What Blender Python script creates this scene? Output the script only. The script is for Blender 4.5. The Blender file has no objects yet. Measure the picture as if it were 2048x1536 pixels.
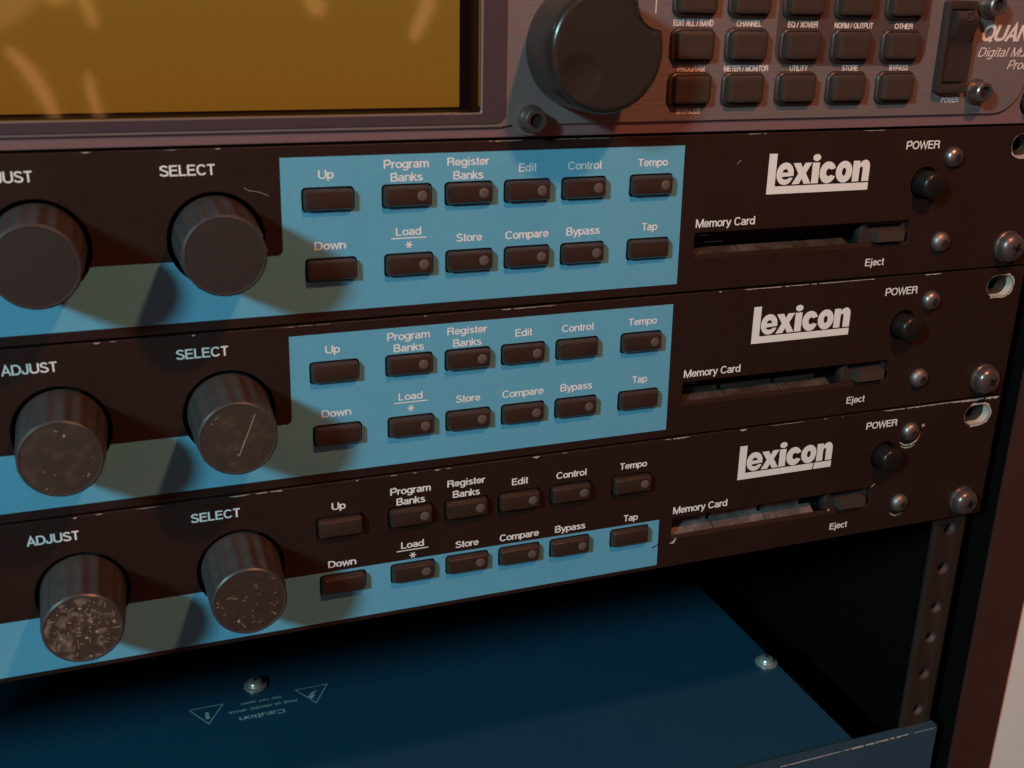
import bpy, bmesh, math, random
from mathutils import Vector, Matrix
random.seed(7)
S = 0.001                     # everything below is written in millimetres
scn = bpy.context.scene
COL = scn.collection

# ------------------------------------------------------------------ camera
cd = bpy.data.cameras.new('camera')
cam = bpy.data.objects.new('camera', cd); COL.objects.link(cam)
right = Vector((0.93856895, -0.34449188, 0.02033876))
down = Vector((-0.10035081, -0.32884663, -0.93903653))
fwd = Vector((0.3301788, 0.87930952, -0.34321528))
M = Matrix((right, -down, -fwd)).transposed().to_4x4()
M.translation = Vector((-274.3005, -262.5861, 36.0366)) * S
cam.matrix_world = M
cd.sensor_width = 36.0; cd.lens = 36.0 * 2169.4 / 2048.0
cd.clip_start = 0.01; cd.clip_end = 50
cd.dof.use_dof = True; cd.dof.focus_distance = 0.325; cd.dof.aperture_fstop = 24
scn.camera = cam

# ------------------------------------------------------------------ world, lamps, exposure
w = bpy.data.worlds.new('World'); scn.world = w; w.use_nodes = True
bg = w.node_tree.nodes['Background']
bg.inputs[0].default_value = (0.80, 0.30, 0.26, 1); bg.inputs[1].default_value = 0.105
scn.view_settings.view_transform = 'Standard'; scn.view_settings.look = 'None'
scn.view_settings.exposure = 0; scn.view_settings.gamma = 1

def area(name, target, direction, dist, size, power, color):
    d = bpy.data.lights.new(name, 'AREA'); d.shape = 'DISK'; d.size = size; d.energy = power; d.color = color
    o = bpy.data.objects.new(name, d); COL.objects.link(o)
    v = Vector(direction).normalized()
    o.location = Vector(target) * S + v * dist
    o.rotation_euler = v.to_track_quat('Z', 'Y').to_euler()
    return o
COOL_DIR = (-1.30, -1.0, 0.77)
WARM_DIR = (85, -320, 415)     # lamp close in front, up to the right
area('window_light', (-230, 0, -70), COOL_DIR, 1.7, 0.20, 20.0, (0.48, 0.90, 1.0))
area('desk_lamp_light', (-150, 0, -40), WARM_DIR, 0.531, 0.034, 1.70, (1.0, 0.36, 0.16))
area('red_fill_light', (-240, 0, -20), (-0.55, -1.0, -0.30), 1.2, 0.5, 0.45, (1.0, 0.12, 0.13))  # added red fill to tint the left side, no such source known

# ------------------------------------------------------------------ materials
def mk(name, col, rough=0.5, metal=0.0, spec=0.5, var=0.0, vscale=900, bump=0.0, bscale=1500, stretch=None,
       col2=None, c2scale=60, c2lo=0.45, c2hi=0.7, coat=0.0, emis=None, estr=0.0, rvar=0.0):
    m = bpy.data.materials.new(name); m.use_nodes = True
    nt = m.node_tree; N = nt.nodes; L = nt.links
    b = N['Principled BSDF']
    b.inputs['Base Color'].default_value = (*col, 1); b.inputs['Roughness'].default_value = rough
    b.inputs['Metallic'].default_value = metal; b.inputs['Specular IOR Level'].default_value = spec
    b.inputs['Coat Weight'].default_value = coat
    if emis: b.inputs['Emission Color'].default_value = (*emis, 1); b.inputs['Emission Strength'].default_value = estr
    geo = N.new('ShaderNodeNewGeometry'); vec = geo.outputs['Position']
    if stretch:
        mp = N.new('ShaderNodeMapping'); mp.inputs['Scale'].default_value = stretch
        L.new(vec, mp.inputs['Vector']); vec = mp.outputs[0]
    cur = None
    if col2:
        n2 = N.new('ShaderNodeTexNoise'); n2.inputs['Scale'].default_value = c2scale; n2.inputs['Detail'].default_value = 6
        n2.inputs['Roughness'].default_value = 0.65
        L.new(vec, n2.inputs['Vector'])
        mr = N.new('ShaderNodeMapRange'); mr.inputs['From Min'].default_value = c2lo; mr.inputs['From Max'].default_value = c2hi
        L.new(n2.outputs['Fac'], mr.inputs['Value'])
        mx = N.new('ShaderNodeMix'); mx.data_type = 'RGBA'
        mx.inputs['A'].default_value = (*col, 1); mx.inputs['B'].default_value = (*col2, 1)
        L.new(mr.outputs[0], mx.inputs['Factor']); cur = mx.outputs['Result']
    if var:
        n1 = N.new('ShaderNodeTexNoise'); n1.inputs['Scale'].default_value = vscale; n1.inputs['Detail'].default_value = 3
        L.new(vec, n1.inputs['Vector'])
        sb = N.new('ShaderNodeVectorMath'); sb.operation = 'SUBTRACT'; sb.inputs[1].default_value = (.5, .5, .5)
        L.new(n1.outputs['Color'], sb.inputs[0])
        ml = N.new('ShaderNodeVectorMath'); ml.operation = 'MULTIPLY_ADD'
        ml.inputs[1].default_value = (var, var, var); ml.inputs[2].default_value = (1, 1, 1)
        L.new(sb.outputs[0], ml.inputs[0])
        m2 = N.new('ShaderNodeVectorMath'); m2.operation = 'MULTIPLY'
        if cur: L.new(cur, m2.inputs[0])
        else: m2.inputs[0].default_value = col
        L.new(ml.outputs[0], m2.inputs[1]); cur = m2.outputs[0]
    if cur: L.new(cur, b.inputs['Base Color'])
    if bump:
        n3 = N.new('ShaderNodeTexNoise'); n3.inputs['Scale'].default_value = bscale; n3.inputs['Detail'].default_value = 3
        L.new(vec, n3.inputs['Vector'])
        bp = N.new('ShaderNodeBump'); bp.inputs['Strength'].default_value = bump; bp.inputs['Distance'].default_value = 0.0002
        L.new(n3.outputs['Fac'], bp.inputs['Height']); L.new(bp.outputs[0], b.inputs['Normal'])
    if rvar:
        n4 = N.new('ShaderNodeTexNoise'); n4.inputs['Scale'].default_value = 45; n4.inputs['Detail'].default_value = 7
        L.new(geo.outputs['Position'], n4.inputs['Vector'])
        mr = N.new('ShaderNodeMapRange'); mr.inputs['From Min'].default_value = .3; mr.inputs['From Max'].default_value = .7
        mr.inputs['To Min'].default_value = max(0, rough - rvar); mr.inputs['To Max'].default_value = min(1, rough + rvar)
        L.new(n4.outputs['Fac'], mr.inputs['Value']); L.new(mr.outputs[0], b.inputs['Roughness'])
    return m

MT = {
 'panel': mk('black_panel_paint', (0.024, 0.0105, 0.008), 0.50, spec=0.28, var=1.5, vscale=1700, bump=0.25, bscale=2600, rvar=0.08),
 'blue': mk('blue_print', (0.130, 0.430, 0.60), 0.6, spec=0.25, var=0.40, vscale=1700, bump=0.15, bscale=2600, col2=(0.112, 0.40, 0.575), c2scale=22),
 'white': mk('white_print', (0.90, 0.95, 0.93), 0.55, var=0.1, vscale=900),
 'logo': mk('cream_print', (0.86, 0.92, 0.88), 0.5, var=0.06),
 'label': mk('small_white_print', (0.78, 0.70, 0.64), 0.6, var=0.25, vscale=1500),
 'dark': mk('dark_interior', (0.012, 0.008, 0.008), 0.7),
 'rubber': mk('worn_black_button', (0.036, 0.020, 0.015), 0.30, spec=0.8, var=0.4, vscale=500, bump=0.2, bscale=1500, rvar=0.08),
 'lens': mk('smoked_indicator_lens', (0.115, 0.085, 0.075), 0.55, spec=0.5, var=0.2),
 'knob': mk('black_knob_plastic', (0.050, 0.044, 0.044), 0.40, spec=0.5, var=0.35, vscale=900, bump=0.15, bscale=1800, col2=(0.066, 0.058, 0.056), c2scale=120, rvar=0.06),
 'face_clean': mk('matt_knob_face', (0.028, 0.020, 0.017), 0.6, var=0.35, vscale=600, bump=0.2),
 'face_worn': mk('scuffed_knob_face', (0.045, 0.030, 0.022), 0.55, var=0.4, vscale=600, bump=0.5, bscale=700, col2=(0.10, 0.068, 0.048), c2scale=330, c2lo=.50, c2hi=.80),
 'face_dirty': mk('dusty_knob_face', (0.055, 0.030, 0.020), 0.6, var=0.5, vscale=800, bump=1.0, bscale=500, col2=(0.36, 0.24, 0.17), c2scale=420, c2lo=.50, c2hi=.78),
 'face_dirty2': mk('dust_flecked_knob_face', (0.045, 0.024, 0.017), 0.55, var=0.5, vscale=800, bump=1.0, bscale=500, col2=(0.34, 0.19, 0.12), c2scale=330, c2lo=.58, c2hi=.80),
 'grey': mk('brushed_grey_metal', (0.200, 0.163, 0.160), 0.48, metal=0.25, spec=0.5, var=0.5, vscale=2200, stretch=(0.03, 1, 1), bump=0.5, bscale=2600, rvar=0.05),
 'greyp': mk('dark_grey_print', (0.085, 0.055, 0.050), 0.55, var=0.2, vscale=600),
 'bezel': mk('dark_bezel', (0.062, 0.040, 0.048), 0.45, var=0.2, vscale=500),
 'edge_highlight': mk('bezel_edge_highlight', (0.42, 0.36, 0.30), 0.25, metal=0.6),  # chamfer highlight round the window put into a pale colour
 'wheel': mk('black_wheel_plastic', (0.028, 0.021, 0.018), 0.24, spec=0.6, var=0.3, vscale=400, bump=0.12, bscale=900, rvar=0.08),
 'key': mk('dark_key_plastic', (0.052, 0.035, 0.026), 0.36, spec=0.5, var=0.3, vscale=400, bump=0.15, bscale=1200, rvar=0.06),
 'switch': mk('black_switch_plastic', (0.040, 0.026, 0.024), 0.40, var=0.2),
 'steel': mk('zinc_screw_metal', (0.28, 0.25, 0.23), 0.40, metal=0.9, var=0.2, bump=0.2, bscale=900, rvar=0.12),
 'darksteel': mk('dark_screw_metal', (0.17, 0.135, 0.125), 0.30, metal=0.7, var=0.2, rvar=0.1),
 'chrome': mk('bright_screw_metal', (0.80, 0.76, 0.70), 0.28, metal=0.7, var=0.1),
 'ejector': mk('eject_button_plastic', (0.058, 0.040, 0.032), 0.5, var=0.3, vscale=700),
 'dustramp': mk('dusty_slot_ramp', (0.075, 0.060, 0.055), 0.7, var=0.4, vscale=700, col2=(0.20, 0.165, 0.15), c2scale=120),
 'blackscrew': mk('black_screw_metal', (0.02, 0.018, 0.025), 0.35, metal=0.3),
 'bare': mk('bare_aluminium', (0.62, 0.56, 0.49), 0.5, metal=0.15, var=0.3, vscale=900, bump=0.5, bscale=700),
 'gloss': mk('glossy_black_button', (0.012, 0.010, 0.009), 0.32, spec=0.4),
 'slot': mk('dusty_grey_plastic', (0.026, 0.018, 0.015), 0.6, var=0.35, vscale=500, col2=(0.04, 0.028, 0.023), c2scale=120),
 'ramp': mk('worn_slot_ramp', (0.026, 0.017, 0.013), 0.6, var=0.4, vscale=500, col2=(0.085, 0.068, 0.056), c2scale=90),
 'ampblue': mk('blue_enamel', (0.011, 0.062, 0.115), 0.42, spec=0.4, var=0.5, vscale=1300, bump=0.06, bscale=900, rvar=0.05),
 'ampfront': mk('slate_blue_enamel', (0.035, 0.070, 0.105), 0.42, spec=0.5, var=0.2, vscale=400, bump=0.1, bscale=900, rvar=0.06),
 'ampprint': mk('faded_print', (0.34, 0.46, 0.46), 0.5, var=0.5, vscale=900),
 'rail': mk('painted_rail_steel', (0.032, 0.020, 0.014), 0.55, metal=0.1, var=0.3, vscale=500, bump=0.2, rvar=0.1),
 'wood': mk('dark_brown_laminate', (0.062, 0.022, 0.015), 0.5, var=0.35, vscale=500, bump=0.2, rvar=0.08),
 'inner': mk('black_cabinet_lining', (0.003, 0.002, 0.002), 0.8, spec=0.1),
 'wall': mk('beige_wall_paint', (0.92, 0.86, 0.76), 0.8, var=0.06, vscale=60, bump=0.3, bscale=200),
 'lamp': mk('warm_streak_glow', (0.8, 0.5, 0.3), 0.5, emis=(1.0, 0.42, 0.16), estr=2.6),  # added glow for the mirrored streaks, not a known lamp
 'bowl_glow': mk('dim_bowl_glow', (0.6, 0.4, 0.25), 0.6, emis=(1.0, 0.5, 0.2), estr=1.3),
 'prop_metal': mk('brass_prop_metal', (0.4, 0.28, 0.15), 0.4, metal=0.8),
}
def screen_material():
    m = bpy.data.materials.new('amber_backlit_screen'); m.use_nodes = True
    nt = m.node_tree; N = nt.nodes; L = nt.links; b = N['Principled BSDF']
    b.inputs['Base Color'].default_value = (0.22, 0.10, 0.03, 1); b.inputs['Roughness'].default_value = 0.6
    g = N.new('ShaderNodeNewGeometry')
    n = N.new('ShaderNodeTexNoise'); n.inputs['Scale'].default_value = 1600; n.inputs['Detail'].default_value = 2
    L.new(g.outputs['Position'], n.inputs['Vector'])
    r = N.new('ShaderNodeValToRGB'); e = r.color_ramp.elements
    e[0].position = .3; e[0].color = (0.28, 0.122, 0.010, 1); e[1].position = .7; e[1].color = (0.32, 0.146, 0.012, 1)
    L.new(n.outputs['Fac'], r.inputs[0]); L.new(r.outputs[0], b.inputs['Emission Color'])
    sp = N.new('ShaderNodeSeparateXYZ'); L.new(g.outputs['Position'], sp.inputs[0])
    mr = N.new('ShaderNodeMapRange'); mr.inputs['From Min'].default_value = 0.0; mr.inputs['From Max'].default_value = 0.045
    L.new(sp.outputs['Z'], mr.inputs['Value'])
    mx = N.new('ShaderNodeMix'); mx.data_type = 'RGBA'; mx.blend_type = 'MULTIPLY'; mx.inputs['Factor'].default_value = 1
    cr = N.new('ShaderNodeValToRGB'); ce = cr.color_ramp.elements
    ce[0].color = (1.0, .88, .8, 1); ce[1].color = (1.0, 1.22, 1.9, 1)     # the backlight foil is greener higher up
    L.new(mr.outputs[0], cr.inputs[0]); L.new(cr.outputs[0], mx.inputs['A']); L.new(r.outputs[0], mx.inputs['B'])
    L.new(mx.outputs['Result'], b.inputs['Emission Color'])
    b.inputs['Emission Strength'].default_value = 0.64
    return m
MT['screen'] = screen_material()
def pane_material():
    m = bpy.data.materials.new('clear_window_pane'); m.use_nodes = True
    nt = m.node_tree; N = nt.nodes; L = nt.links; N.clear()
    o = N.new('ShaderNodeOutputMaterial'); t = N.new('ShaderNodeBsdfTransparent'); g = N.new('ShaderNodeBsdfGlossy')
    g.inputs['Roughness'].default_value = 0.045
    t.inputs[0].default_value = (.93, .92, .90, 1)
    f = N.new('ShaderNodeFresnel'); f.inputs['IOR'].default_value = 1.5
    mx = N.new('ShaderNodeMixShader')
    L.new(f.outputs[0], mx.inputs[0]); L.new(t.outputs[0], mx.inputs[1]); L.new(g.outputs[0], mx.inputs[2]); L.new(mx.outputs[0], o.inputs[0])
    return m
MT['pane'] = pane_material()

# ------------------------------------------------------------------ builders
def link(name, me, mat, parent=None, loc=(0, 0, 0), rot=(0, 0, 0)):
    if mat is not None and not me.materials: me.materials.append(mat)
    o = bpy.data.objects.new(name, me); COL.objects.link(o)
    o.location = Vector(loc) * S; o.rotation_euler = rot
    if parent: o.parent = parent
    return o
def empty(name, loc, label, cat, group=None):
    o = bpy.data.objects.new(name, None); COL.objects.link(o); o.location = Vector(loc) * S
    o.empty_display_size = 0.01
    o['label'] = label; o['category'] = cat
    if group: o['group'] = group
    return o
def finish(bm, name, smooth=True, ang=35):
    bmesh.ops.recalc_face_normals(bm, faces=bm.faces)
    me = bpy.data.meshes.new(name); bm.to_mesh(me); bm.free()
    for v in me.vertices: v.co *= S
    if smooth:
        for p in me.polygons: p.use_smooth = True
        me.set_sharp_from_angle(angle=math.radians(ang))
    me.update(); return me
def rrect(x0, x1, z0, z1, r, n=5):
    r = min(r, (x1 - x0) / 2, (z1 - z0) / 2); P = []
    for cx, cz, a in ((x1 - r, z1 - r, 0), (x0 + r, z1 - r, 90), (x0 + r, z0 + r, 180), (x1 - r, z0 + r, 270)):
        for k in range(n + 1):
            t = math.radians(a + 90 * k / n); P.append((cx + r * math.cos(t), cz + r * math.sin(t)))
    return P
def circ(cx, cz, r, n=48, rz=None):
    rz = rz or r
    return [(cx + r * math.cos(2 * math.pi * k / n), cz + rz * math.sin(2 * math.pi * k / n)) for k in range(n)]
def sheet(name, loops, y0, y1, bevel=0.0, smooth=False):
    """plate in the x-z plane, first loops outer, further loops cut holes; y0 = front, y1 = back"""
    cu = bpy.data.curves.new(name, 'CURVE'); cu.dimensions = '2D'; cu.fill_mode = 'BOTH'
    for lp in loops:
        s = cu.splines.new('POLY'); s.points.add(len(lp) - 1)
        for i, (x, z) in enumerate(lp): s.points[i].co = (x, z, 0, 1)
        s.use_cyclic_u = True
    h = (y1 - y0) / 2
    cu.extrude = max(h - bevel, 0)
    if bevel: cu.bevel_depth = bevel; cu.bevel_resolution = 1; cu.offset = -bevel
    ob = bpy.data.objects.new('tmp', cu); COL.objects.link(ob)
    dg = bpy.context.evaluated_depsgraph_get(); dg.update()
    me = bpy.data.meshes.new_from_object(ob.evaluated_get(dg))
    bpy.data.objects.remove(ob); bpy.data.curves.remove(cu)
    bm = bmesh.new(); bm.from_mesh(me); bpy.data.meshes.remove(me)
    bmesh.ops.remove_doubles(bm, verts=bm.verts, dist=1e-4)
    for v in bm.verts: v.co = Vector((v.co.x, (y0 + y1) / 2 - v.co.z, v.co.y))
    return finish(bm, name, smooth, 30)
def loft(name, rings, cap_front=True, cap_back=True, smooth=True, ang=35):
    """rings: list of lists of 3D points"""
    bm = bmesh.new(); R = [[bm.verts.new(p) for p in r] for r in rings]; n = len(R[0])
    for a, b in zip(R, R[1:]):
        for i in range(n): bm.faces.new((a[i], a[(i + 1) % n], b[(i + 1) % n], b[i]))
    if cap_back: bm.faces.new(R[0])
    if cap_front: bm.faces.new(R[-1])
    return finish(bm, name, smooth, ang)
def rb(name, wdt, hgt, r, levels, ang=35):
    """rounded-rectangle button; levels = [(y, inset)]"""
    return loft(name, [[(x, y, z) for x, z in rrect(-wdt / 2 + i, wdt / 2 - i, -hgt / 2 + i, hgt / 2 - i, max(r - i, 0.05))] for y, i in levels], ang=ang)
def lathe(name, prof, n=64, mod=None, cap_front=True, cap_back=True, ang=35):
    """profile (r, y) turned about the y axis"""
    return loft(name, [[((r + (mod(2 * math.pi * k / n, r, y) if mod else 0)) * math.cos(2 * math.pi * k / n), y,
                         (r + (mod(2 * math.pi * k / n, r, y) if mod else 0)) * math.sin(2 * math.pi * k / n)) for k in range(n)] for r, y in prof],
                cap_front, cap_back, ang=ang)
def box(name, x0, x1, y0, y1, z0, z1, bevel=0.0, segs=2):
    bm = bmesh.new(); bmesh.ops.create_cube(bm, size=1)
    for v in bm.verts:
        v.co = Vector(((x0 + x1) / 2 + v.co.x * (x1 - x0), (y0 + y1) / 2 + v.co.y * (y1 - y0), (z0 + z1) / 2 + v.co.z * (z1 - z0)))
    if bevel: bmesh.ops.bevel(bm, geom=list(bm.edges) + list(bm.verts), offset=bevel, segments=segs, affect='EDGES')
    return finish(bm, name, bool(bevel), 40)
def join(name, meshes, smooth=False):
    bm = bmesh.new()
    for me in meshes: bm.from_mesh(me); bpy.data.meshes.remove(me)
    me = bpy.data.meshes.new(name); bm.to_mesh(me); bm.free(); return me
# ---- plain grotesque lettering drawn from strokes (cap height 1, x height XH)
XH = 0.735
def _e(cx, cz, rx, rz, a0, a1, n=None):
    n = n or max(4, int(abs(a1 - a0) / 15))
    # slightly squared curves, as in a grotesque
    out = []
    for k in range(n + 1):
        t = math.radians(a0 + (a1 - a0) * k / n); c, s = math.cos(t), math.sin(t); p = 0.90
        out.append((cx + rx * math.copysign(abs(c) ** p, c), cz + rz * math.copysign(abs(s) ** p, s)))
    return out
def glyph(ch, w):
    h = w / 2; T = 1 - h; X = XH - h; B = h
    ml = lambda x0, x1: ((x0 + x1) / 2, (x1 - x0) / 2)
    def O(x0, x1, z0, z1): return _e((x0 + x1) / 2, (z0 + z1) / 2, (x1 - x0) / 2, (z1 - z0) / 2, 0, 360, 28)
    g = {
     'A': (.72, [[(.0 + h * .6, 0), (.36, .97), (.72 - h * .6, 0)], [(.16, .33), (.56, .33)]]),
     'B': (.70, [[(.08, B), (.40, B)] + _e(.42, .28, .20, .28 - B, -90, 90) + [(.08, .53)], [(.08, T), (.38, T)] + _e(.39, .77, .17, .77 - .545, 90, -90)[0:], [(.08, 0), (.08, 1)]]),
     'C': (.74, [_e(.38, .5, .31, .5 - h, 40, 325, 22)]),
     'D': (.74, [[(.08, B), (.30, B)] + _e(.33, .5, .33, .5 - h, -90, 90, 14) + [(.08, T)], [(.08, 0), (.08, 1)]]),
     'E': (.66, [[(.08, 0), (.08, 1)], [(.08, T), (.61, T)], [(.08, .53), (.57, .53)], [(.08, B), (.63, B)]]),
     'G': (.80, [_e(.39, .5, .32, .5 - h, 42, 345, 22), [(.42, .46), (.72, .46)], [(.71, .5), (.71, .02)]]),
     'H': (.74, [[(.08, 0), (.08, 1)], [(.66, 0), (.66, 1)], [(.08, .53), (.66, .53)]]),
     'I': (.26, [[(.13, 0), (.13, 1)]]),
     'J': (.54, [[(.44, 1), (.44, .28)] + _e(.24, .27, .20, .27 - h, 0, -180, 12) + [(.04, .36)]]),
     'K': (.70, [[(.08, 0), (.08, 1)], [(.60, 1), (.10, .38)], [(.26, .56), (.64, 0)]]),
     'L': (.58, [[(.08, 1), (.08, 0)], [(.08, B), (.55, B)]]),
     'M': (.86, [[(.08, 0), (.08, 1)], [(.78, 0), (.78, 1)], [(.10, .97), (.43, .05), (.76, .97)]]),
     'N': (.74, [[(.08, 0), (.08, 1)], [(.66, 0), (.66, 1)], [(.09, .96), (.65, .04)]]),
     'O': (.80, [O(.07, .73, h, T)]),
     'P': (.68, [[(.08, 0), (.08, 1)], [(.08, T), (.38, T)] + _e(.40, .72, .20, .72 - .44 - h + h, 90, -90) + [(.08, .44)]]),
     'Q': (.80, [O(.07, .73, h, T), [(.48, .26), (.74, -.02)]]),
     'R': (.72, [[(.08, 0), (.08, 1)], [(.08, T), (.40, T)] + _e(.42, .735, .19, .205, 90, -90) + [(.08, .53)], [(.46, .50), (.60, .38), (.62, 0)]]),
     'S': (.68, [_e(.335, .735, .235, .265 - h, 15, 205, 12) + _e(.335, .27, .27, .27 - h, 60, -172, 18)[1:]]),
     'T': (.62, [[(.02, T), (.60, T)], [(.31, 0), (.31, 1)]]),
     'U': (.74, [[(.08, 1), (.08, .33)] + _e(.37, .33, .29, .33 - h, 180, 360, 14) + [(.66, 1)]]),
     'V': (.68, [[(.03, 1), (.34, .04), (.65, 1)]]),
     'W': (.98, [[(.03, 1), (.26, .05), (.49, .92), (.72, .05), (.95, 1)]]),
     'X': (.68, [[(.04, 0), (.64, 1)], [(.64, 0), (.04, 1)]]),
     'Y': (.68, [[(.03, 1), (.34, .42), (.65, 1)], [(.34, .45), (.34, 0)]]),
     '/': (.34, [[(.01, -.02), (.32, 1.02)]]),
     ' ': (.30, []),
     '-': (.34, [[(.04, .36), (.30, .36)]]),
     'a': (.56, [_e(.255, XH - .20, .19, .20 - h, 165, 20, 10) + [(.445, .52), (.445, .16), (.47, .06), (.53, .05)], [(.445, .44), (.32, .405)] + _e(.23, .22, .18, .22 - h, 80, 290, 14) + _e(.27, .26, .18, .20, -60, 0, 5)]),
     'b': (.58, [[(.07, 0), (.07, 1)], O(.08, .52, h, X)]),
     'c': (.53, [_e(.28, XH / 2, .22, XH / 2 - h, 42, 318, 20)]),
     'd': (.58, [[(.50, 0), (.50, 1)], O(.05, .49, h, X)]),
     'e': (.56, [[(.06, .36), (.50, .36)] + _e(.28, XH / 2, .22, XH / 2 - h, 5, 325, 24)[0:]]),
     'f': (.30, [[(.12, 0), (.12, .84), (.18, T), (.29, T)], [(.01, X), (.27, X)]]),
     'h': (.56, [[(.07, 0), (.07, 1)], [(.07, .38)] + _e(.28, .45, .21, X - .45, 170, 0, 10) + [(.49, 0)]]),
     'g': (.58, [O(.05, .49, h, X), [(.50, XH), (.50, -.05)] + _e(.28, -.05, .22, .18, 0, -165, 10)]),
     'i': (.24, [[(.12, 0), (.12, XH - .01)], [(.12, .87), (.12, 1)]]),
     'j': (.24, [[(.12, XH - .01), (.12, -.10), (.08, -.19), (-.03, -.20)], [(.12, .87), (.12, 1)]]),
     'k': (.52, [[(.07, 0), (.07, 1)], [(.44, XH), (.09, .32)], [(.21, .45), (.48, 0)]]),
     'l': (.24, [[(.12, 0), (.12, 1)]]),
     'm': (.84, [[(.07, 0), (.07, XH)], [(.07, .40)] + _e(.245, .46, .175, X - .46, 170, 0, 9) + [(.42, 0)], [(.43, .40)] + _e(.595, .46, .175, X - .46, 170, 0, 9) + [(.77, 0)]]),
     'n': (.56, [[(.07, 0), (.07, XH)], [(.07, .38)] + _e(.28, .45, .21, X - .45, 170, 0, 10) + [(.49, 0)]]),
     'o': (.57, [O(.06, .51, h, X)]),
     'p': (.58, [[(.07, XH), (.07, -.24)], O(.08, .52, h, X)]),
     'r': (.35, [[(.07, 0), (.07, XH)], [(.07, .42), (.12, .58), (.22, X), (.34, X)]]),
     's': (.51, [_e(.25, .545, .175, XH - .545 - h, 20, 200, 9) + _e(.255, .20, .195, .20 - h, 62, -165, 12)[1:]]),
     't': (.29, [[(.13, .94), (.13, .14), (.17, B), (.28, B - .0)], [(.01, X), (.27, X)]]),
     'u': (.56, [[(.07, XH), (.07, .27)] + _e(.27, .28, .20, .28 - h, 180, 350, 10), [(.49, 0), (.49, XH)]]),
     'w': (.76, [[(.03, XH), (.20, .05), (.38, .66), (.56, .05), (.73, XH)]]),
     'y': (.52, [[(.03, XH), (.27, .04)], [(.49, XH), (.25, -.06), (.17, -.19), (.05, -.19)]]),
    }
    return g[ch]
def ribbon(pts, w):
    P = [Vector(p) for p in pts]; q = [P[0]]
    for p in P[1:]:
        if (p - q[-1]).length > 1e-4: q.append(p)
    P = q; closed = (P[0] - P[-1]).length < 1e-3
    if closed: P = P[:-1]
    n = len(P); L, R = [], []
    for i in range(n):
        if closed: a, b = P[i - 1], P[(i + 1) % n]
        else: a, b = P[max(i - 1, 0)], P[min(i + 1, n - 1)]
        d1 = (P[i] - a).normalized() if (P[i] - a).length > 1e-6 else (b - P[i]).normalized()
        d2 = (b - P[i]).normalized() if (b - P[i]).length > 1e-6 else d1
        t = (d1 + d2)
        t = t.normalized() if t.length > 1e-3 else d1
        nn = Vector((-t.y, t.x)); k = 1 / max(0.35, abs(nn.dot(Vector((-d1.y, d1.x)))))
        L.append(P[i] + nn * w / 2 * k); R.append(P[i] - nn * w / 2 * k)
    m = n if closed else n - 1
    return [[L[i], L[(i + 1) % n], R[(i + 1) % n], R[i]] for i in range(m)]
def text_mesh(s, x0, x1, base, cap, y=-0.06, w=0.13, shear=0.0):
    bm = bmesh.new(); cx = 0; items = []
    for ch in s:
        adv, st = glyph(ch, w)
        for k, pts in enumerate(st):
            for quad in ribbon(pts, w): items.append(([(p.x + cx + shear * p.y, p.y) for p in quad], k))
        cx += adv + 0.035
    a = min(p[0] for q, k in items for p in q); b = max(p[0] for q, k in items for p in q)
    kx = (x1 - x0) / (b - a)
    for q, k in items:
        f = bm.faces.new([bm.verts.new(Vector((x0 + (px - a) * kx, y - 0.006 * k, base + pz * cap)) * S) for px, pz in q])
        f.normal_update()
        if f.normal.y > 0: f.normal_flip()
    me = bpy.data.meshes.new('printed_word'); bm.to_mesh(me); bm.free(); return me
def flat(name, polys, y):
    bm = bmesh.new()
    for P in polys: bm.faces.new([bm.verts.new((x, y, z)) for x, z in P])
    bmesh.ops.triangulate(bm, faces=bm.faces)
    for f in bm.faces:
        f.normal_update()
        if f.normal.y > 0: f.normal_flip()
    me = bpy.data.meshes.new(name); bm.to_mesh(me); bm.free()
    for v in me.vertices: v.co *= S
    return me
def chips(name, segs, y=-0.07, seed=1):
    """ragged slivers of bare metal along panel edges: (x0, x1, z, width)"""
    rnd = random.Random(seed); polys = []
    for x0, x1, z, wd in segs:
        n = max(2, int((x1 - x0) / 0.9)); up_, lo = [], []
        for k in range(n + 1):
            x = x0 + (x1 - x0) * k / n
            f = 0.35 + 0.65 * rnd.random()
            if k in (0, n): f *= 0.25
            up_.append((x, z)); lo.append((x + rnd.uniform(-.15, .15), z - wd * f * 1.25))
        for k in range(n): 
            if rnd.random() < 0.93: polys.append([up_[k], up_[k + 1], lo[k + 1], lo[k]])
    return flat(name, polys, y)

# ------------------------------------------------------------------ shared meshes
PH = 44.45
BX = {'Up': (-224.8, -13.3), 'Down': (-224.6, -30.8), 'PB': (-205.0, -13.3), 'RB': (-188.8, -13.3), 'Edit': (-172.9, -13.3), 'Ctrl': (-156.9, -13.3), 'Tempo': (-137.1, -13.3),
      'Load': (-204.7, -30.8), 'Store': (-188.6, -30.8), 'Comp': (-172.6, -30.8), 'Byp': (-156.6, -30.8), 'Tap': (-136.9, -30.8)}
for k in BX: BX[k] = (BX[k][0] + 0.2, BX[k][1])
BW, BH = 12.2, 5.3
BTN = rb('push_button', BW, BH, 0.9, [(1.5, 0), (-0.8, 0), (-1.15, .10), (-1.85, .62), (-1.95, .95)])
LENS = lathe('indicator_lens', [(1.32, -1.7), (1.32, -2.0), (1.2, -2.08), (0.5, -2.1)], 24)
LENSHOLE = lathe('indicator_hole', [(1.25, -1.7), (1.25, -1.975)], 24)
KN = 16
def kmod(t, r, y):
    if y < -16.6 or y > -0.2: return 0
    return -0.48 * (abs(math.sin(KN * t / 2)) ** 1.6)
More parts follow.
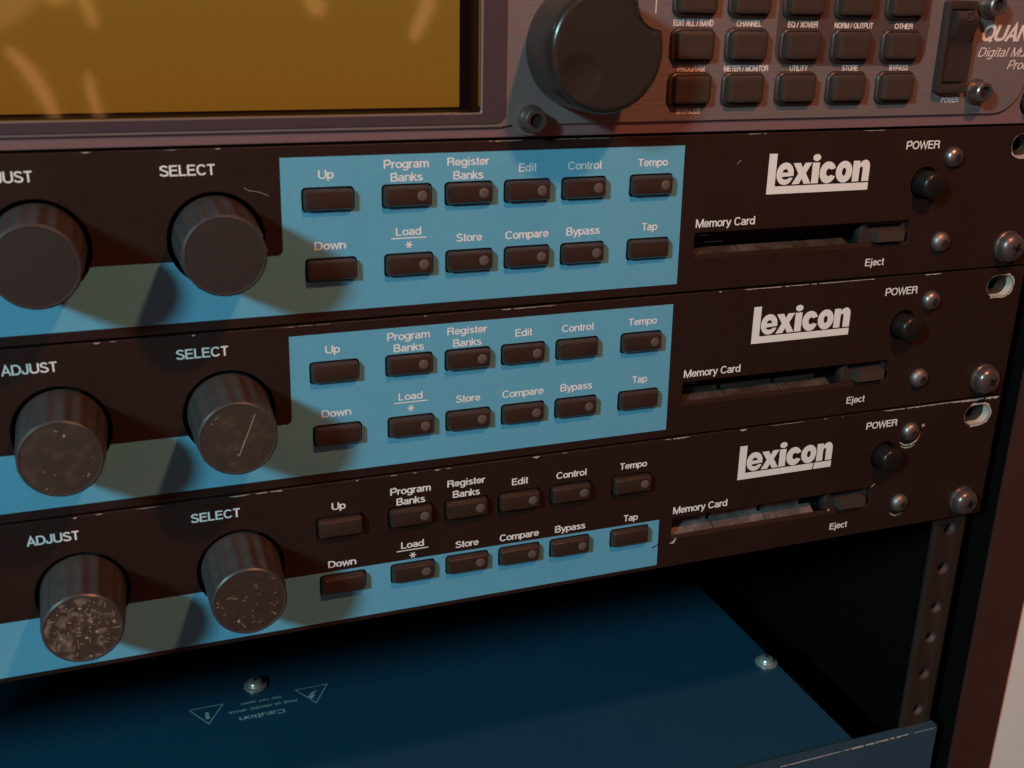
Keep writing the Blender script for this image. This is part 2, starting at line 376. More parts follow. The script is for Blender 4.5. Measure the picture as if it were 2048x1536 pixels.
KNOB = lathe('knob', [(8.0, 4), (10.3, 4), (10.3, 1.0), (10.2, -1), (9.9, -9), (9.65, -15.6), (9.6, -16.4), (9.35, -17.1), (8.95, -17.5), (8.7, -17.5), (8.6, -17.35)], 216, kmod, cap_front=False, cap_back=False, ang=22)
FACE = lathe('face', [(8.62, -17.0), (8.62, -17.38), (7.0, -17.42), (1.0, -17.44)], 64)
def dome(name, r, h, n=40, skirt=0.35):
    pr = [(r, 0.3), (r, -skirt)]
    for k in range(1, 9):
        a = math.radians(90 * k / 9); pr.append((r * math.cos(a) * 0.98 + .02, -skirt - (h - skirt) * math.sin(a)))
    return pr
def cross_recess(name, s, y, d=0.5):
    a, b = s, s * 0.3
    P = [(-a, -b), (-b, -b), (-b, -a), (b, -a), (b, -b), (a, -b), (a, b), (b, b), (b, a), (-b, a), (-b, b), (-a, b)]
    return sheet(name, [P], y - .25, y + .6)
SCREW = lathe('screw', dome('s', 3.15, 2.5), 40)
HEX = sheet('recess', [circ(0, 0, 1.15, 6)], -2.62, -1.2)
RSCREW = lathe('head', [(5.0, 0.2), (5.0, -0.9), (4.8, -1.1), (4.5, -1.15), (4.5, -2.4), (4.3, -3.1), (3.8, -3.8), (3.0, -4.35), (2.0, -4.7), (1.0, -4.85)], 48)
RCROSS = cross_recess('recess', 1.9, -4.6)
PWR = lathe('power_button', [(4.0, 2), (4.0, -3.6), (3.85, -4.3), (3.45, -4.8), (2.8, -5.1), (2.0, -5.25), (1.2, -5.3), (0.4, -5.32)], 48)
RIM = lathe('rim', [(11.35, 0.0), (11.35, 3.0)], 64, cap_front=False, cap_back=False)

# logo outline, millimetres from its lower left corner
def arc(cx, cz, rx, rz, a0, a1, n=18):
    return [(cx + rx * math.cos(math.radians(a0 + (a1 - a0) * k / n)), cz + rz * math.sin(math.radians(a0 + (a1 - a0) * k / n))) for k in range(n + 1)]
def logo_mesh():
    L = []
    L.append([[(0, 0), (34.4, 0), (34.4, 2.15), (2.55, 2.15), (2.55, 11.35), (0, 11.35)]])
    # e
    e = arc(5.65, 5.62, 2.82, 3.15, 0, 300, 30)
    e = [(8.47, 5.2)] + e
    e2 = arc(5.65, 5.62, 2.82, 3.15, 2, 338, 34) + [(7.2, 4.45), (6.4, 4.0), (5.4, 4.0), (4.75, 4.35), (4.6, 4.75), (8.5, 4.95)]
    L.append([e2, arc(5.7, 5.95, 0.95, 1.0, 0, 180, 10)])
    # x
    L.append([[(8.15, 2.55), (10.55, 2.55), (11.35, 4.05), (12.15, 2.55), (14.45, 2.55), (12.55, 5.6), (14.35, 8.5), (12.1, 8.5), (11.3, 7.1), (10.55, 8.5), (8.15, 8.5), (10.05, 5.55)]])
    # i
    L.append([[(14.6, 2.55), (16.95, 2.55), (16.95, 8.45), (14.6, 8.45)]]); L.append([circ(15.8, 9.85, 1.28, 24, .98)])
    # c
    L.append([arc(20.0, 5.5, 2.75, 3.12, 22, 338, 34) + arc(20.35, 5.5, .95, 1.1, 318, 42, 14)])
    # o
    L.append([circ(25.55, 5.5, 2.8, 36, 3.12), circ(25.55, 5.5, .72, 20, 1.15)])
    # n
    L.append([[(28.55, 2.55), (30.85, 2.55), (30.85, 6.1)] + arc(31.4, 6.1, .55, .75, 180, 0, 8)[1:] + [(31.95, 2.55), (34.35, 2.55), (34.35, 6.6)] + arc(32.7, 6.6, 1.65, 2.1, 0, 95, 10)[1:] + [(31.6, 8.4), (30.85, 7.7), (30.7, 8.5), (28.55, 8.5)]])
    me = join('logo', [sheet('l', lp, -0.09, -0.03) for lp in L])
    for v in me.vertices: v.co += Vector((-100.3, 0, -17.45)) * S
    return me
LOGO = logo_mesh()

TXT = [('Up', -226.8, -223.0, -8.3, 2.1), ('Program', -210.6, -199.1, -6.4, 2.1), ('Banks', -208.9, -200.7, -9.65, 2.1), ('Down', -228.4, -220.6, -25.75, 2.05),
       ('Load', -207.8, -201.2, -23.3, 2.05), ('Store', -191.9, -184.9, -25.75, 2.1), ('Register', -194.3, -183.2, -6.3, 2.05), ('Banks', -192.7, -184.7, -9.75, 2.1),
       ('Edit', -175.1, -170.2, -8.4, 2.1), ('Control', -161.4, -151.9, -8.4, 2.1), ('Tempo', -141.1, -132.2, -8.25, 2.05), ('Compare', -178.5, -166.3, -25.85, 2.15),
       ('Bypass', -161.2, -151.4, -25.85, 2.15), ('Tap', -138.8, -134.1, -25.75, 2.15), ('Memory Card', -122.1, -103.1, -25.8, 2.35), ('Eject', -63.0, -56.2, -40.7, 2.25),
       ('POWER', -53.9, -41.9, -6.2, 2.35), ('SELECT', -263.2, -250.8, -6.4, 2.5), ('ADJUST', -302.2, -290.1, -6.6, 2.5)]
def lettering(w):
    ms = [text_mesh(t, a, b, c, d, -0.10, w) for t, a, b, c, d in TXT]
    st = []
    for k in range(3):
        a = math.radians(60 * k); c, s = math.cos(a), math.sin(a); ln, th = 0.95, 0.15
        st.append(flat('s', [[(-204.45 + c * u - s * v, -25.75 + s * u + c * v) for u, v in ((-ln, -th), (ln, -th), (ln, th), (-ln, th))]], -0.10 - .006 * k))
    ms.append(join('asterisk', st))
    ms.append(flat('underline', [[(-209.1, -24.12), (-199.9, -24.12), (-199.9, -23.84), (-209.1, -23.84)]], -0.10))
    return ms
LET_THIN = lettering(0.14)
LET_BOLD = lettering(0.155)

KNX = (-251.5, -290.8); KNZ = -21.8
def slotpoly(): return rrect(-122.1, -48.6, -34.5, -27.4, 0.5, 2)
def oval(cx, cz, wd=10.4, hg=7.0): return rrect(cx - wd / 2, cx + wd / 2, cz - hg / 2, cz + hg / 2, hg / 2, 10)
def holes():
    H = [circ(x, KNZ, 11.35, 64) for x in KNX]
    H += [rrect(x - BW / 2 - .38, x + BW / 2 + .38, z - BH / 2 - .38, z + BH / 2 + .38, 1.1) for x, z in BX.values()]
    H += [slotpoly(), oval(-9.1, -6.2), circ(-8.75, -38.1, 3.4, 24), oval(-473.8, -6.2), circ(-473.8, -38.1, 3.4, 24), circ(-45.2, -16.5, 4.9, 40)]
    return H
PANEL = sheet('front_panel', [rrect(-482.6, 0, -44.15, -0.3, 0.5, 3)] + holes(), 0, 3.0, bevel=0.22)

def blue_outline(kind):
    if kind == 'step':
        P = [(-235.8, -3.0), (-127.3, -3.0), (-126.7, -41.6), (-470, -41.6), (-470, -26.6)]
        P += [(-238.0, -26.6)] + arc(-237.6, -25.1, 1.5, 1.5, 270, 360, 6)
        P += [(-236.1, -4.0)]
        return P
    return [(-470, -42.8), (-126.4, -42.5), (-126.7, -27.0), (-470, -27.0)]
def clip_holes(kind):
    """cut shapes for the printed field: whole knob rims are notched out of its outline"""
    H = []
    for x, z in BX.values():
        if kind == 'band' and z > -20: continue
        H.append(rrect(x - BW / 2 - .40, x + BW / 2 + .40, z - BH / 2 - .40, z + BH / 2 + .40, 1.1))
    return H
def blue_mesh(kind):
    top = -26.6 if kind == 'step' else -27.0
    bot = -41.6 if kind == 'step' else -42.7
    P = []
    if kind == 'step':
        P = [(-235.8, -3.0), (-127.3, -3.0), (-126.7, -41.6), (-470, -41.6), (-470, top)]
    else:
        P = [(-126.7, top), (-126.4, bot), (-470, bot), (-470, top)]
    R = 11.55; dz = top - KNZ; hx = math.sqrt(R * R - dz * dz)
    a = math.degrees(math.atan2(dz, -hx)); b = math.degrees(math.atan2(dz, hx)) 
    for cx in (KNX[1], KNX[0]):
        P += arc(cx, KNZ, R, R, a % 360, b % 360, 24)
    if kind == 'step': P += [(-237.9, top)] + arc(-237.6, top + 1.5, 1.5, 1.5, 270, 360, 6)
    return sheet('blue_field', [P] + clip_holes(kind), -0.05, 0.0 + 0.1)
BLUE = {'step': blue_mesh('step'), 'band': blue_mesh('band')}

def slot_parts(t, u):
    # lip flush with the panel, sloping dusty ramp, inner guides, recessed housing at the right and the ejector
    def ramp(name, x0, x1, ya, za, yb, zb):
        bm = bmesh.new()
        v = [bm.verts.new(p) for p in ((x0, ya, za), (x1, ya, za), (x1, yb, zb), (x0, yb, zb), (x0, yb + .6, zb - 3), (x1, yb + .6, zb - 3), (x0, ya, za - 2), (x1, ya, za - 2))]
        bm.faces.new((v[0], v[1], v[2], v[3])); bm.faces.new((v[3], v[2], v[5], v[4])); bm.faces.new((v[6], v[7], v[1], v[0])); bm.faces.new((v[4], v[5], v[7], v[6]))
        bm.faces.new((v[0], v[3], v[4], v[6])); bm.faces.new((v[1], v[7], v[5], v[2]))
        return finish(bm, name, False)
    nt = (-106.3, -87.3, -69.0)
    xs = (-122.0,) + nt
    link('slot_lip', ramp('slot_lip', -122.05, -48.7, .25, -34.45, 1.3, -33.75), MT['panel'], t)
    for i in range(3):
        a, b = xs[i] + (.1 if i == 0 else .35), xs[i + 1] - .1
        link('slot_ramp', ramp('slot_ramp', a, b, 1.35, -33.9, 4.4, -32.5 if u < 2 else -32.0), MT['dustramp' if u == 2 else 'ramp'], t)
        if u > 0:
            link('card_guide', box('card_guide', a + .5, b - .8 - 2.5 * (i == 2), 5.2, 9, -32.9, (-31.7, -31.3, -30.2)[u], .12), MT['dustramp' if u == 2 else 'slot'], t)
    link('card_guide', box('card_guide', -121.8, -116.5, 1.4, 5, -28.6, -28.1, .1), MT['slot'], t)
    link('card_guide', box('card_guide', -121.8, -110.0, 4.4, 5, -31.4, -31.0, .1), MT['slot'], t)
    link('slot_housing', sheet('slot_housing', [[(-65.5, -33.8), (-48.7, -33.8), (-48.7, -27.5), (-64.2, -27.5)], rrect(-62.6, -49.6, -29.6, -28.5, .2, 2)], 1.6, 4.5, .1), MT['slot'], t)
    link('eject_button', box('eject_button', -60.9, -50.9, -1.5, 3.0, -33.4, -30.0, .25), MT['ejector'], t)

def rack_unit(u, label, kind, face_mats, bold):
    t = empty('effects_unit', (0, 0, -PH * u), label, 'effects unit', 'black effects units stacked in the rack')
    link('front_panel', PANEL, MT['panel'], t)
    link('blue_field', BLUE[kind], MT['blue'], t)
    # casing behind the panel, with dark interior seen through the openings
    me = sheet('casing', [[(-455, -43.4), (-27, -43.4), (-27, -1.2), (-455, -1.2)]] + [], 10.5, 290)
    link('casing', me, MT['dark'], t)
    for me in (LET_BOLD if bold else LET_THIN): link('printed_word' if me.name.startswith('printed') else me.name.split('.')[0], me, MT['white'], t)
    link('logo', LOGO, MT['logo'], t)
    for i, x in enumerate(KNX):
        k = link('knob', KNOB, MT['knob'], t, (x, 0, KNZ), (0, random.uniform(0, 1), 0))
        f = link('face', FACE, None, k)
        if not f.data.materials: f.data.materials.append(MT['face_clean'])
        f.material_slots[0].link = 'OBJECT'; f.material_slots[0].material = MT[face_mats[i]]
        link('collar', RIM, MT['dark'], t, (x, 0.05, KNZ))
    for n, (x, z) in BX.items():
        b = link('push_button', BTN, MT['rubber'], t, (x, random.uniform(-.12, .1), z))
        if n not in ('Up', 'Down', 'Tap'):
            if u == 1 and n == 'Ctrl':
                b['label'] = 'button with an empty black indicator hole'
                link('indicator_hole', LENSHOLE, MT['dark'], b, (3.5, 0, 0.15))
            else: link('indicator_lens', LENS, MT['lens'], b, (3.5, 0, 0.15))
    slot_parts(t, u)
    p = link('power_button', PWR, MT['gloss'], t, (-45.2, 0, -16.5))
    for z in (-8.9, -34.7):
        s = link('panel_screw', SCREW, MT['steel'], t, (-36.2, 0, z), (0, random.uniform(0, 3), 0))
        s.material_slots[0].link = 'OBJECT'; s.material_slots[0].material = MT['steel' if u != 2 else 'steel']
        link('hex_recess', HEX, MT['dark'], s)
    # bare metal wall of the oval mounting hole
    o1 = oval(-9.1, -6.2, 10.36, 6.96)
    me = loft('hole_lining', [[(x, .18, z) for x, z in o1], [(x, 2.9, z) for x, z in o1]], False, False)
    link('hole_lining', me, MT['bare'], t)
    return t
U1 = rack_unit(0, 'black effects unit directly under the grey processor, clean knobs, full blue button field', 'step', ('face_clean', 'face_clean'), False)
U2 = rack_unit(1, 'middle black effects unit with scratched knob face and missing Control button light', 'step', ('face_worn', 'face_worn'), False)
U3 = rack_unit(2, 'lowest black effects unit with dusty knobs, narrow blue band and scraped paint', 'band', ('face_dirty2', 'face_dirty'), True)

# ---- wear on the black panels (z measured from each unit's top)
def wear(parent, segs, seed):
    for k, sg in enumerate(segs): link('paint_chip', chips('paint_chip', [sg], -0.02, seed * 100 + k), MT['bare'], parent)
wear(U1, [(-183.4, -174.4, -0.42, .14), (-279.6, -277.5, -.42, .16), (-262, -259, -.42, .1), (-250.4, -249, -.42, .18), (-166, -150, -.42, .08), (-108, -101, -.42, .14), (-70, -62, -.42, .12)], 1)
wear(U2, [(-281.6, -280, -.42, .3), (-278, -276.5, -.42, .25), (-259.1, -258.4, -.45, .45), (-179.4, -163.4, -.42, .16), (-200.5, -199.9, -.45, .25), (-113.4, -111.7, -.42, .4),
          (-104.1, -57.6, -.42, .2), (-39.8, -33.5, -.42, .3), (-238, -225, -.42, .08)], 2)
wear(U3, [(-253.3, -247.9, -.42, .25), (-246.6, -238.7, -.42, .32), (-219.9, -219.2, -.42, .4), (-210.7, -208.6, -.42, .32), (-204, -203, -.42, .2), (-198.1, -196.2, -.42, .32), (-194.7, -193.1, -.42, .3),
          (-168.8, -166.6, -.42, .6), (-160, -158, -.42, .2), (-126.7, -118.3, -.42, .3), (-100.9, -98.8, -.42, 1.0), (-90, -78, -.42, .1), (-70.7, -69.5, -.42, .4), (-64, -63.4, -.42, .3), (-47.8, -21.4, -.42, .35), (-21.4, -1.0, -.42, .75),
          (-291.1, -290.2, -.5, .8), (-285.8, -284.1, -.42, .3), (-276, -270, -.42, .12)], 3)
def ragged_arc(cx, cz, rx, rz, a0, a1, w0, w1, seed, n=26):
    rnd = random.Random(seed); polys = []; prev = None
    for k in range(n + 1):
        a = math.radians(a0 + (a1 - a0) * k / n); f = math.sin(math.pi * k / n)
        wd = (w0 + (w1 - w0) * k / n) * (0.35 + 0.65 * f) * rnd.uniform(.55, 1.15)
        i = (cx + rx * math.cos(a), cz + rz * math.sin(a)); o = (cx + (rx + wd) * math.cos(a), cz + (rz + wd) * math.sin(a))
        if prev: polys.append([prev[0], prev[1], o, i])
        prev = (i, o)
    return polys
def oval_wear(parent, a0, a1, wd, seed):
    rnd = random.Random(seed); P = oval(-9.1, -6.2, 10.45, 7.05); Q = []
    n = len(P); polys = []; prev = None
    for (x, z) in P:
        a = math.degrees(math.atan2(z + 6.2, x + 9.1)) % 360
        d = Vector((x + 9.1, 0, z + 6.2)).normalized()
        inside = (a0 <= a <= a1) if a0 < a1 else (a >= a0 or a <= a1)
        wv = wd * rnd.uniform(.4, 1.2) if inside else rnd.uniform(0.02, .12)
        cur = ((x, z), (x + d.x * wv, z + d.z * wv))
        if prev: polys.append([prev[0], prev[1], cur[1], cur[0]])
        prev = cur
    link('worn_hole_edge', flat('worn_hole_edge', polys, -0.02), MT['bare'], parent)
oval_wear(U1, 200, 300, .5, 4); oval_wear(U2, 230, 60, .55, 5); oval_wear(U3, 240, 130, .8, 6)
sc = ragged_arc(-36.2, -9.2, 4.5, 4.4, 225, 355, .9, .5, 7) + ragged_arc(-36.0, -9.2, 5.7, 5.4, 240, 300, .5, .4, 8) + [[(-31.6, -7.2), (-30.6, -6.9), (-30.4, -7.7), (-31.3, -8.1)]]
link('scraped_paint', flat('scraped_paint', sc, -0.02), MT['bare'], U3)
link('scraped_paint', flat('scraped_paint', ragged_arc(-36.2, -35.2, 4.1, 4.2, 225, 300, .5, .3, 9), -0.02), MT['bare'], U3)
link('scraped_paint', flat('scraped_paint', [[(-122.6, -35.9), (-121.2, -35.2), (-120.5, -34.1), (-120.2, -34.7), (-121.0, -36.1)], [(-48.4, -27.2), (-47.2, -26.2), (-47.1, -26.5), (-48.2, -27.4)], [(-64.9, -33.2), (-64.0, -32.8), (-64.2, -33.9)]], -0.02), MT['bare'], U3)
link('scratch', flat('scratch', [[(-128.7, -36.2), (-126.6, -35.5), (-126.5, -35.8), (-128.5, -36.6)], ], -0.07), MT['dark'], U3)
link('scratch', flat('scratch', [[(-71.9, -11.0), (-71.6, -11.0), (-72.6, -17.4), (-73.0, -17.4)]], -0.12), MT['dark'], U3)
def strand(name, pts, wd, y, mat, parent, loc=(0, 0, 0)):
    polys = []
    for (a, b) in zip(pts, pts[1:]):
        d = Vector((b[0] - a[0], b[1] - a[1])).normalized(); n = Vector((-d.y, d.x)) * wd / 2
        polys.append([(a[0] - n.x, a[1] - n.y), (b[0] - n.x, b[1] - n.y), (b[0] + n.x, b[1] + n.y), (a[0] + n.x, a[1] + n.y)])
    return link(name, flat(name, polys, y), mat, parent, loc)
MT['fluff'] = mk('pale_fluff', (0.42, 0.36, 0.26), 0.8)
strand('fibre', [(-244.5, -9.7), (-243.4, -10.4), (-241.6, -10.7), (-239.9, -11.3), (-238.8, -11.8)], .09, -0.05, MT['fluff'], U1)
strand('scratch', [(-110.6, -8.6), (-110.0, -8.0), (-109.3, -7.5)], .14, -0.05, MT['fluff'], U1)
strand('scratch', [(-257.0 + 9.8, -22.0 + 6.2), (-248.6, -19.2), (-250.0, -22.4), (-251.6, -26.2)], .17, -17.5, MT['fluff'], U2)
def flecks(parent, cx, n, seed, lower=True):
    rnd = random.Random(seed); polys = []
    for _ in range(n):
        r = 7.9 * math.sqrt(rnd.random()); a = rnd.uniform(0, 2 * math.pi); x = r * math.cos(a); z = r * math.sin(a)
        if lower and z > 2.5: continue
        th = rnd.uniform(0, math.pi); ln = rnd.choice((.12, .16, .2, .5, .9)) * rnd.uniform(.6, 1.1); wd = rnd.uniform(.05, .1) if ln > .4 else ln * .8
        c, s = math.cos(th), math.sin(th)
        polys.append([(cx + x + c * p - s * q, KNZ + z + s * p + c * q) for p, q in ((-ln, -wd), (ln, -wd * .5), (ln * .8, wd), (-ln * .7, wd * .6))])
    o = link('dust_flecks', flat('dust_flecks', polys, -17.47), MT['fluff'], parent); o['kind'] = 'stuff'
flecks(U3, KNX[1], 75, 11, False); flecks(U3, KNX[0], 46, 12, True); flecks(U2, KNX[1], 8, 13, False); flecks(U2, KNX[0], 5, 14, False)

# ------------------------------------------------------------------ screws that hold the units to the rail
def rack_screw(x, z, label, mat, ang):
    t = empty('rack_screw', (x, 0, z), label, 'screw', 'screws holding the units to the rack rail')
    h = link('head', RSCREW, mat, t, (0, 0, 0), (0, ang, 0)); h.material_slots[0].link = 'OBJECT'; h.material_slots[0].material = mat
    link('recess', RCROSS, MT['dark'], t, (0, 0, 0), (0, ang, 0))
rack_screw(-9.6, -37.6, 'domed cross-head rack screw at the right end of the clean upper effects unit', MT['darksteel'], .3)
rack_screw(-9.6, -37.6 - PH, 'domed cross-head rack screw at the right end of the middle effects unit', MT['darksteel'], .9)
rack_screw(-9.6, -37.6 - 2 * PH, 'domed cross-head rack screw at the lower right of the lowest effects unit', MT['darksteel'], 1.3)
rack_screw(-9.0, 7.6, 'black rack screw at the lower right corner of the grey processor', MT['blackscrew'], .4)

# ------------------------------------------------------------------ grey processor on top
PT = 132.6
MT['red_cast'] = mk('red_cast_metal', (0.235, 0.145, 0.155), 0.45, metal=0.25, var=0.3, vscale=1500)  # grey metal with the reddish cast of reflected light put into its colour
T = empty('signal_processor', (0, 0, 0), 'grey brushed metal processor with amber screen, big black wheel and power switch', 'processor')
KC = [-127.9, -111.7, -95.0, -78.6, -62.0]; KR = [11.6, 22.8, 34.3]
win = rrect(-420, -185.3, 6.3, 118, .6, 3)
# back plate with a raised front plate whose lower edge dips round the corner screw
link('base_plate', sheet('base_plate', [rrect(-482.6, 0, 0.35, PT, .6, 3), win, oval(-8.75, 6.35), oval(-8.75, 126)], 0.0, 3.0, .25), MT['red_cast'], T)
dip = arc(-172.6, 5.6, 5.4, 5.0, 205, 335, 14)
plate = [(-470, 3.4), (-180.6, 2.9)] + dip + [(-166.0, 3.4)] + [(-26, 3.5)] + arc(-25.0, 14.5, 11.0, 11.0, 270, 360, 12) + [(-14.0, 120), (-25, 130), (-470, 130)]
link('face_plate', sheet('face_plate', [plate, win], -0.75, -0.02, .3), MT['grey'], T)
link('screen_bezel', sheet('screen_bezel', [rrect(-426, -179.3, 3.9, 124, 2.6, 5), rrect(-420.1, -185.5, 6.4, 118.1, .6, 3)], -1.0, -0.5, .12), MT['bezel'], T)
link('window_edge', sheet('window_edge', [rrect(-420.05, -185.35, 6.3, 118, .6, 3), rrect(-419.7, -185.7, 6.65, 117.7, .5, 3)], -0.95, 0.4), MT['edge_highlight'], T)
wl = rrect(-419.9, -185.5, 6.5, 117.9, .5, 3)
link('window_wall', loft('window_wall', [[(x, -.4, z) for x, z in wl], [(x, 12.2, z) for x, z in wl]], False, False), MT['dark'], T)
link('screen', box('screen', -420, -185.2, 11.2, 13, 6.0, 118), MT['screen'], T)
link('screen_surround', sheet('screen_surround', [rrect(-419.9, -185.4, 6.4, 118, .4, 2), rrect(-419, -188.6 + 0.9, 6.9, 117, .4, 2)], 10.8, 11.1), MT['dark'], T)
link('window_pane', box('window_pane', -419.8, -185.6, 0.9, 1.9, 6.6, 117.8), MT['pane'], T)
link('casing', box('casing', -455, -27, 14, 300, 2, 130), MT['dark'], T)
link('printed_field', sheet('printed_field', [rrect(-102.6, -52.6, 17.5, 70, 4.2, 8)], -0.79, -0.73), MT['greyp'], T)
KEYB = rb('key', 13.1, 9.2, 2.4, [(-.6, 0), (-1.2, .05), (-1.6, .35), (-1.75, .7), (-1.45, 1.05)])
KEYC = rb('key_cap', 10.8, 7.3, 1.1, [(-1.2, 0), (-2.6, .2), (-3.1, .45), (-3.3, .95), (-3.2, 2.0)])
for r_, z in enumerate(KR):
    for c_, x in enumerate(KC):
        k = link('key', KEYB, MT['switch'], T, (x + .3 * r_ * 0, 0, z)); link('key_cap', KEYC, MT['key'], k, (0.1, 0, 0.1))
tt = [('EDIT ALL / BAND', -133.8, -122.0, 27.6, 1.55), ('CHANNEL', -115.1, -107.6, 27.6, 1.5), ('EQ / XOVER', -99.3, -89.8, 27.5, 1.55), ('NORM / OUTPUT', -84.4, -71.8, 27.4, 1.5), ('OTHER', -64.5, -58.3, 27.35, 1.5),
      ('PROGRAM', -131.7, -123.6, 16.2, 1.45), ('METER / MONITOR', -117.8, -104.1, 16.2, 1.5), ('UTILITY', -97.3, -91.5, 16.2, 1.45), ('STORE', -80.4, -75.0, 16.2, 1.45), ('BYPASS', -64.4, -57.9, 16.2, 1.45),
      ('BYPASS', -131.1, -124.0, 5.3, 1.4), ('POWER', -44.6, -38.3, 7.1, 1.45)]
ms = [text_mesh(s, a, b, c, d, -0.84, .19) for s, a, b, c, d in tt]
ms.append(text_mesh('QUANTUM', -33.4, 1.0 - 3, 24.2, 4.6, -0.84, .19, .28))
ms.append(text_mesh('Digital Multi', -33.9, -12.9, 19.9, 2.6, -0.84, .11, .28))
ms.append(text_mesh('Processor', -22.3, -5.2, 16.3, 2.6, -0.84, .11, .28))
ms.append(flat('rule', [[(-139.2, 30.6), (-138.9, 30.6), (-138.9, 60), (-139.2, 60)]], -0.84))
for me in ms: link('printed_word' if me.name.startswith('printed') else 'printed_rule', me, MT['label'], T)

# data wheel: rounded edge, finger dimple lower left, scalloped notch upper right
def wheel_mesh():
    bm = bmesh.new(); n = 120; prof = [(15.2, 0.3), (15.15, -6), (15.0, -12), (14.98, -14.2), (14.8, -14.95), (14.4, -15.5), (13.9, -15.85), (13.4, -16.0)]
    for q in range(1, 27): prof.append((13.4 * (1 - q / 27.0), -16.0))
    rings = []
    dx, dz = 9.6 * math.cos(math.radians(220)), 9.6 * math.sin(math.radians(220))
    nx, nz = 17.5 * math.cos(math.radians(40)), 17.5 * math.sin(math.radians(40))
    for r, y in prof:
        ring = []
        for k in range(n):
            a = 2 * math.pi * k / n; x, z, yy = r * math.cos(a), r * math.sin(a), y
            d = math.hypot(x - dx, z - dz)
            if d < 5.6 and y <= -16: yy += 0.8 * (1 - (d / 5.6) ** 2)
            d2 = math.hypot(x - nx, z - nz)
            if d2 < 6.4:
                f = 6.4 / d2; x, z = nx + (x - nx) * f, nz + (z - nz) * f
            elif d2 < 7.4 and y <= -15: yy += 0.7 * (1 - (d2 - 6.4))
            ring.append((x, yy, z))
        rings.append(ring)
    return loft('wheel', rings, ang=40)
link('data_wheel', wheel_mesh(), MT['wheel'], T, (-159, -0.75, 22.3))
# socket-head posts
SOCK = lathe('socket_screw', [(3.6, -.7), (3.6, -1.1), (2.9, -1.2), (2.9, -4.6), (2.6, -5.0), (1.75, -5.0), (1.7, -3.9)], 36)
for x, z, m_ in ((-172.4, 4.9, 'steel'), (-32.9, 10.2, 'darksteel'), (-32.9, 34.0, 'darksteel')):
    s = link('socket_screw', SOCK, MT[m_], T, (x, 0.2 if x < -100 else -0.4, z)); link('socket', sheet('socket', [circ(0, 0, 1.7, 6)], -4.2, -3.95), MT['dark'], s)
# rocker switch
sw = link('power_switch', sheet('power_switch', [rrect(-48.6, -38.2, 10.0, 35.2, .9, 4), rrect(-47.3, -39.5, 12.6, 32.9, .5, 3)], -3.2, -.7, .2, True), MT['switch'], T)
bm = bmesh.new()
prof = [(13.0, -0.6), (13.0, -3.0), (15.5, -3.3), (21.5, -3.0), (24.0, -3.4), (28.0, -5.8), (30.6, -6.2), (32.4, -4.6), (32.6, -0.6)]
A = [bm.verts.new((-47.0, y, z)) for z, y in prof]; B = [bm.verts.new((-39.8, y, z)) for z, y in prof]
for i in range(len(prof)): j = (i + 1) % len(prof); bm.faces.new((A[i], A[j], B[j], B[i]))
bm.faces.new(A); bm.faces.new(B[::-1])
bmesh.ops.bevel(bm, geom=bm.edges[:], offset=.25, segments=2, affect='EDGES')
rk = link('rocker', finish(bm, 'rocker', True, 30), MT['switch'], sw)
link('power_mark', sheet('power_mark', [circ(-43.4, 31.2, 1.45, 28), circ(-43.4, 31.2, 1.15, 28)], -6.35, -5.9), MT['bezel'], sw)

# ------------------------------------------------------------------ blue amplifier below
AZ = -5 * PH
AMP = empty('power_amplifier', (0, 0, AZ), 'dark blue amplifier below the open gap, with caution print and two screws on top', 'amplifier')
link('front_panel', box('front_panel', -482.6, 0, 0, 4.6, -88.2, -0.3, 1.0, 4), MT['ampfront'], AMP)
link('top_cover', box('top_cover', -453.6, -29.0, 4.7, 330, -86, -7.8, .8, 3), MT['ampblue'], AMP)
link('worn_edge', chips('worn_edge', [(-71, -60, -1.0, .35), (-62, -38, -0.95, .3), (-40, -14, -.85, .55), (-12, -1, -1.0, .2), (-110, -80, -1, .2)], 0.06, 21), MT['bare'], AMP)
for v in bpy.data.meshes['worn_edge'].vertices:      # wrap the scuffs round the rounded top edge
    zz = v.co.z / S + 1.3; v.co.y = (1.0 - math.sqrt(max(0, 1 - min(1, zz) ** 2)) - 0.02) * S if zz > 0 else -0.02 * S
AS = lathe('cover_screw', dome('s', 3.0, 2.3, skirt=1.1) , 40)
WASH = lathe('washer', [(4.6, 0), (4.6, -.7), (4.3, -.9), (3.0, -.9)], 40)
for x, y in ((-239.2, 117), (-33.6, 65.2)):
    s = link('washer', WASH, MT['chrome'], AMP, (x, y, -7.8), (-math.pi / 2, 0, 0)); link('cover_screw', AS, MT['chrome'], s, (0, -.8, 0))
    link('recess', cross_recess('recess', .9, -3.0), MT['dark'], s)
def on_top(me):
    for v in me.vertices: v.co = Vector((v.co.x, v.co.z, -7.72 * S))
    return me
def text_top(s, x0, x1, ybase, cap):
    me = text_mesh(s, -x1, -x0, 0, cap, 0, .15)       # rotated half a turn: it reads from behind
    for v in me.vertices: v.co = Vector((-v.co.x, ybase * S - v.co.z * 1.0, -7.72 * S + -v.co.y))
    return me
prints = [text_top('Caution', -248.0, -230.5, 98.6 + .0, 2.6), text_top('Risk of electric shock', -251.6, -225.2, 103.2, 1.6), text_top('Do not open', -246.5, -230.9, 107.2, 1.5)]
def tri(cx):
    a = [(cx - 6.7, 109.2), (cx + 6.7, 109.2), (cx, 97.9)]; c = (cx, 105.4); out = []
    pts = [(p, (c[0] + (p[0] - c[0]) * .90, c[1] + (p[1] - c[1]) * .90)) for p in a]
    for i in range(3):
        (o0, i0), (o1, i1) = pts[i], pts[(i + 1) % 3]; out.append([o0, o1, i1, i0])
    return out
P = tri(-259.2) + tri(-218.2)
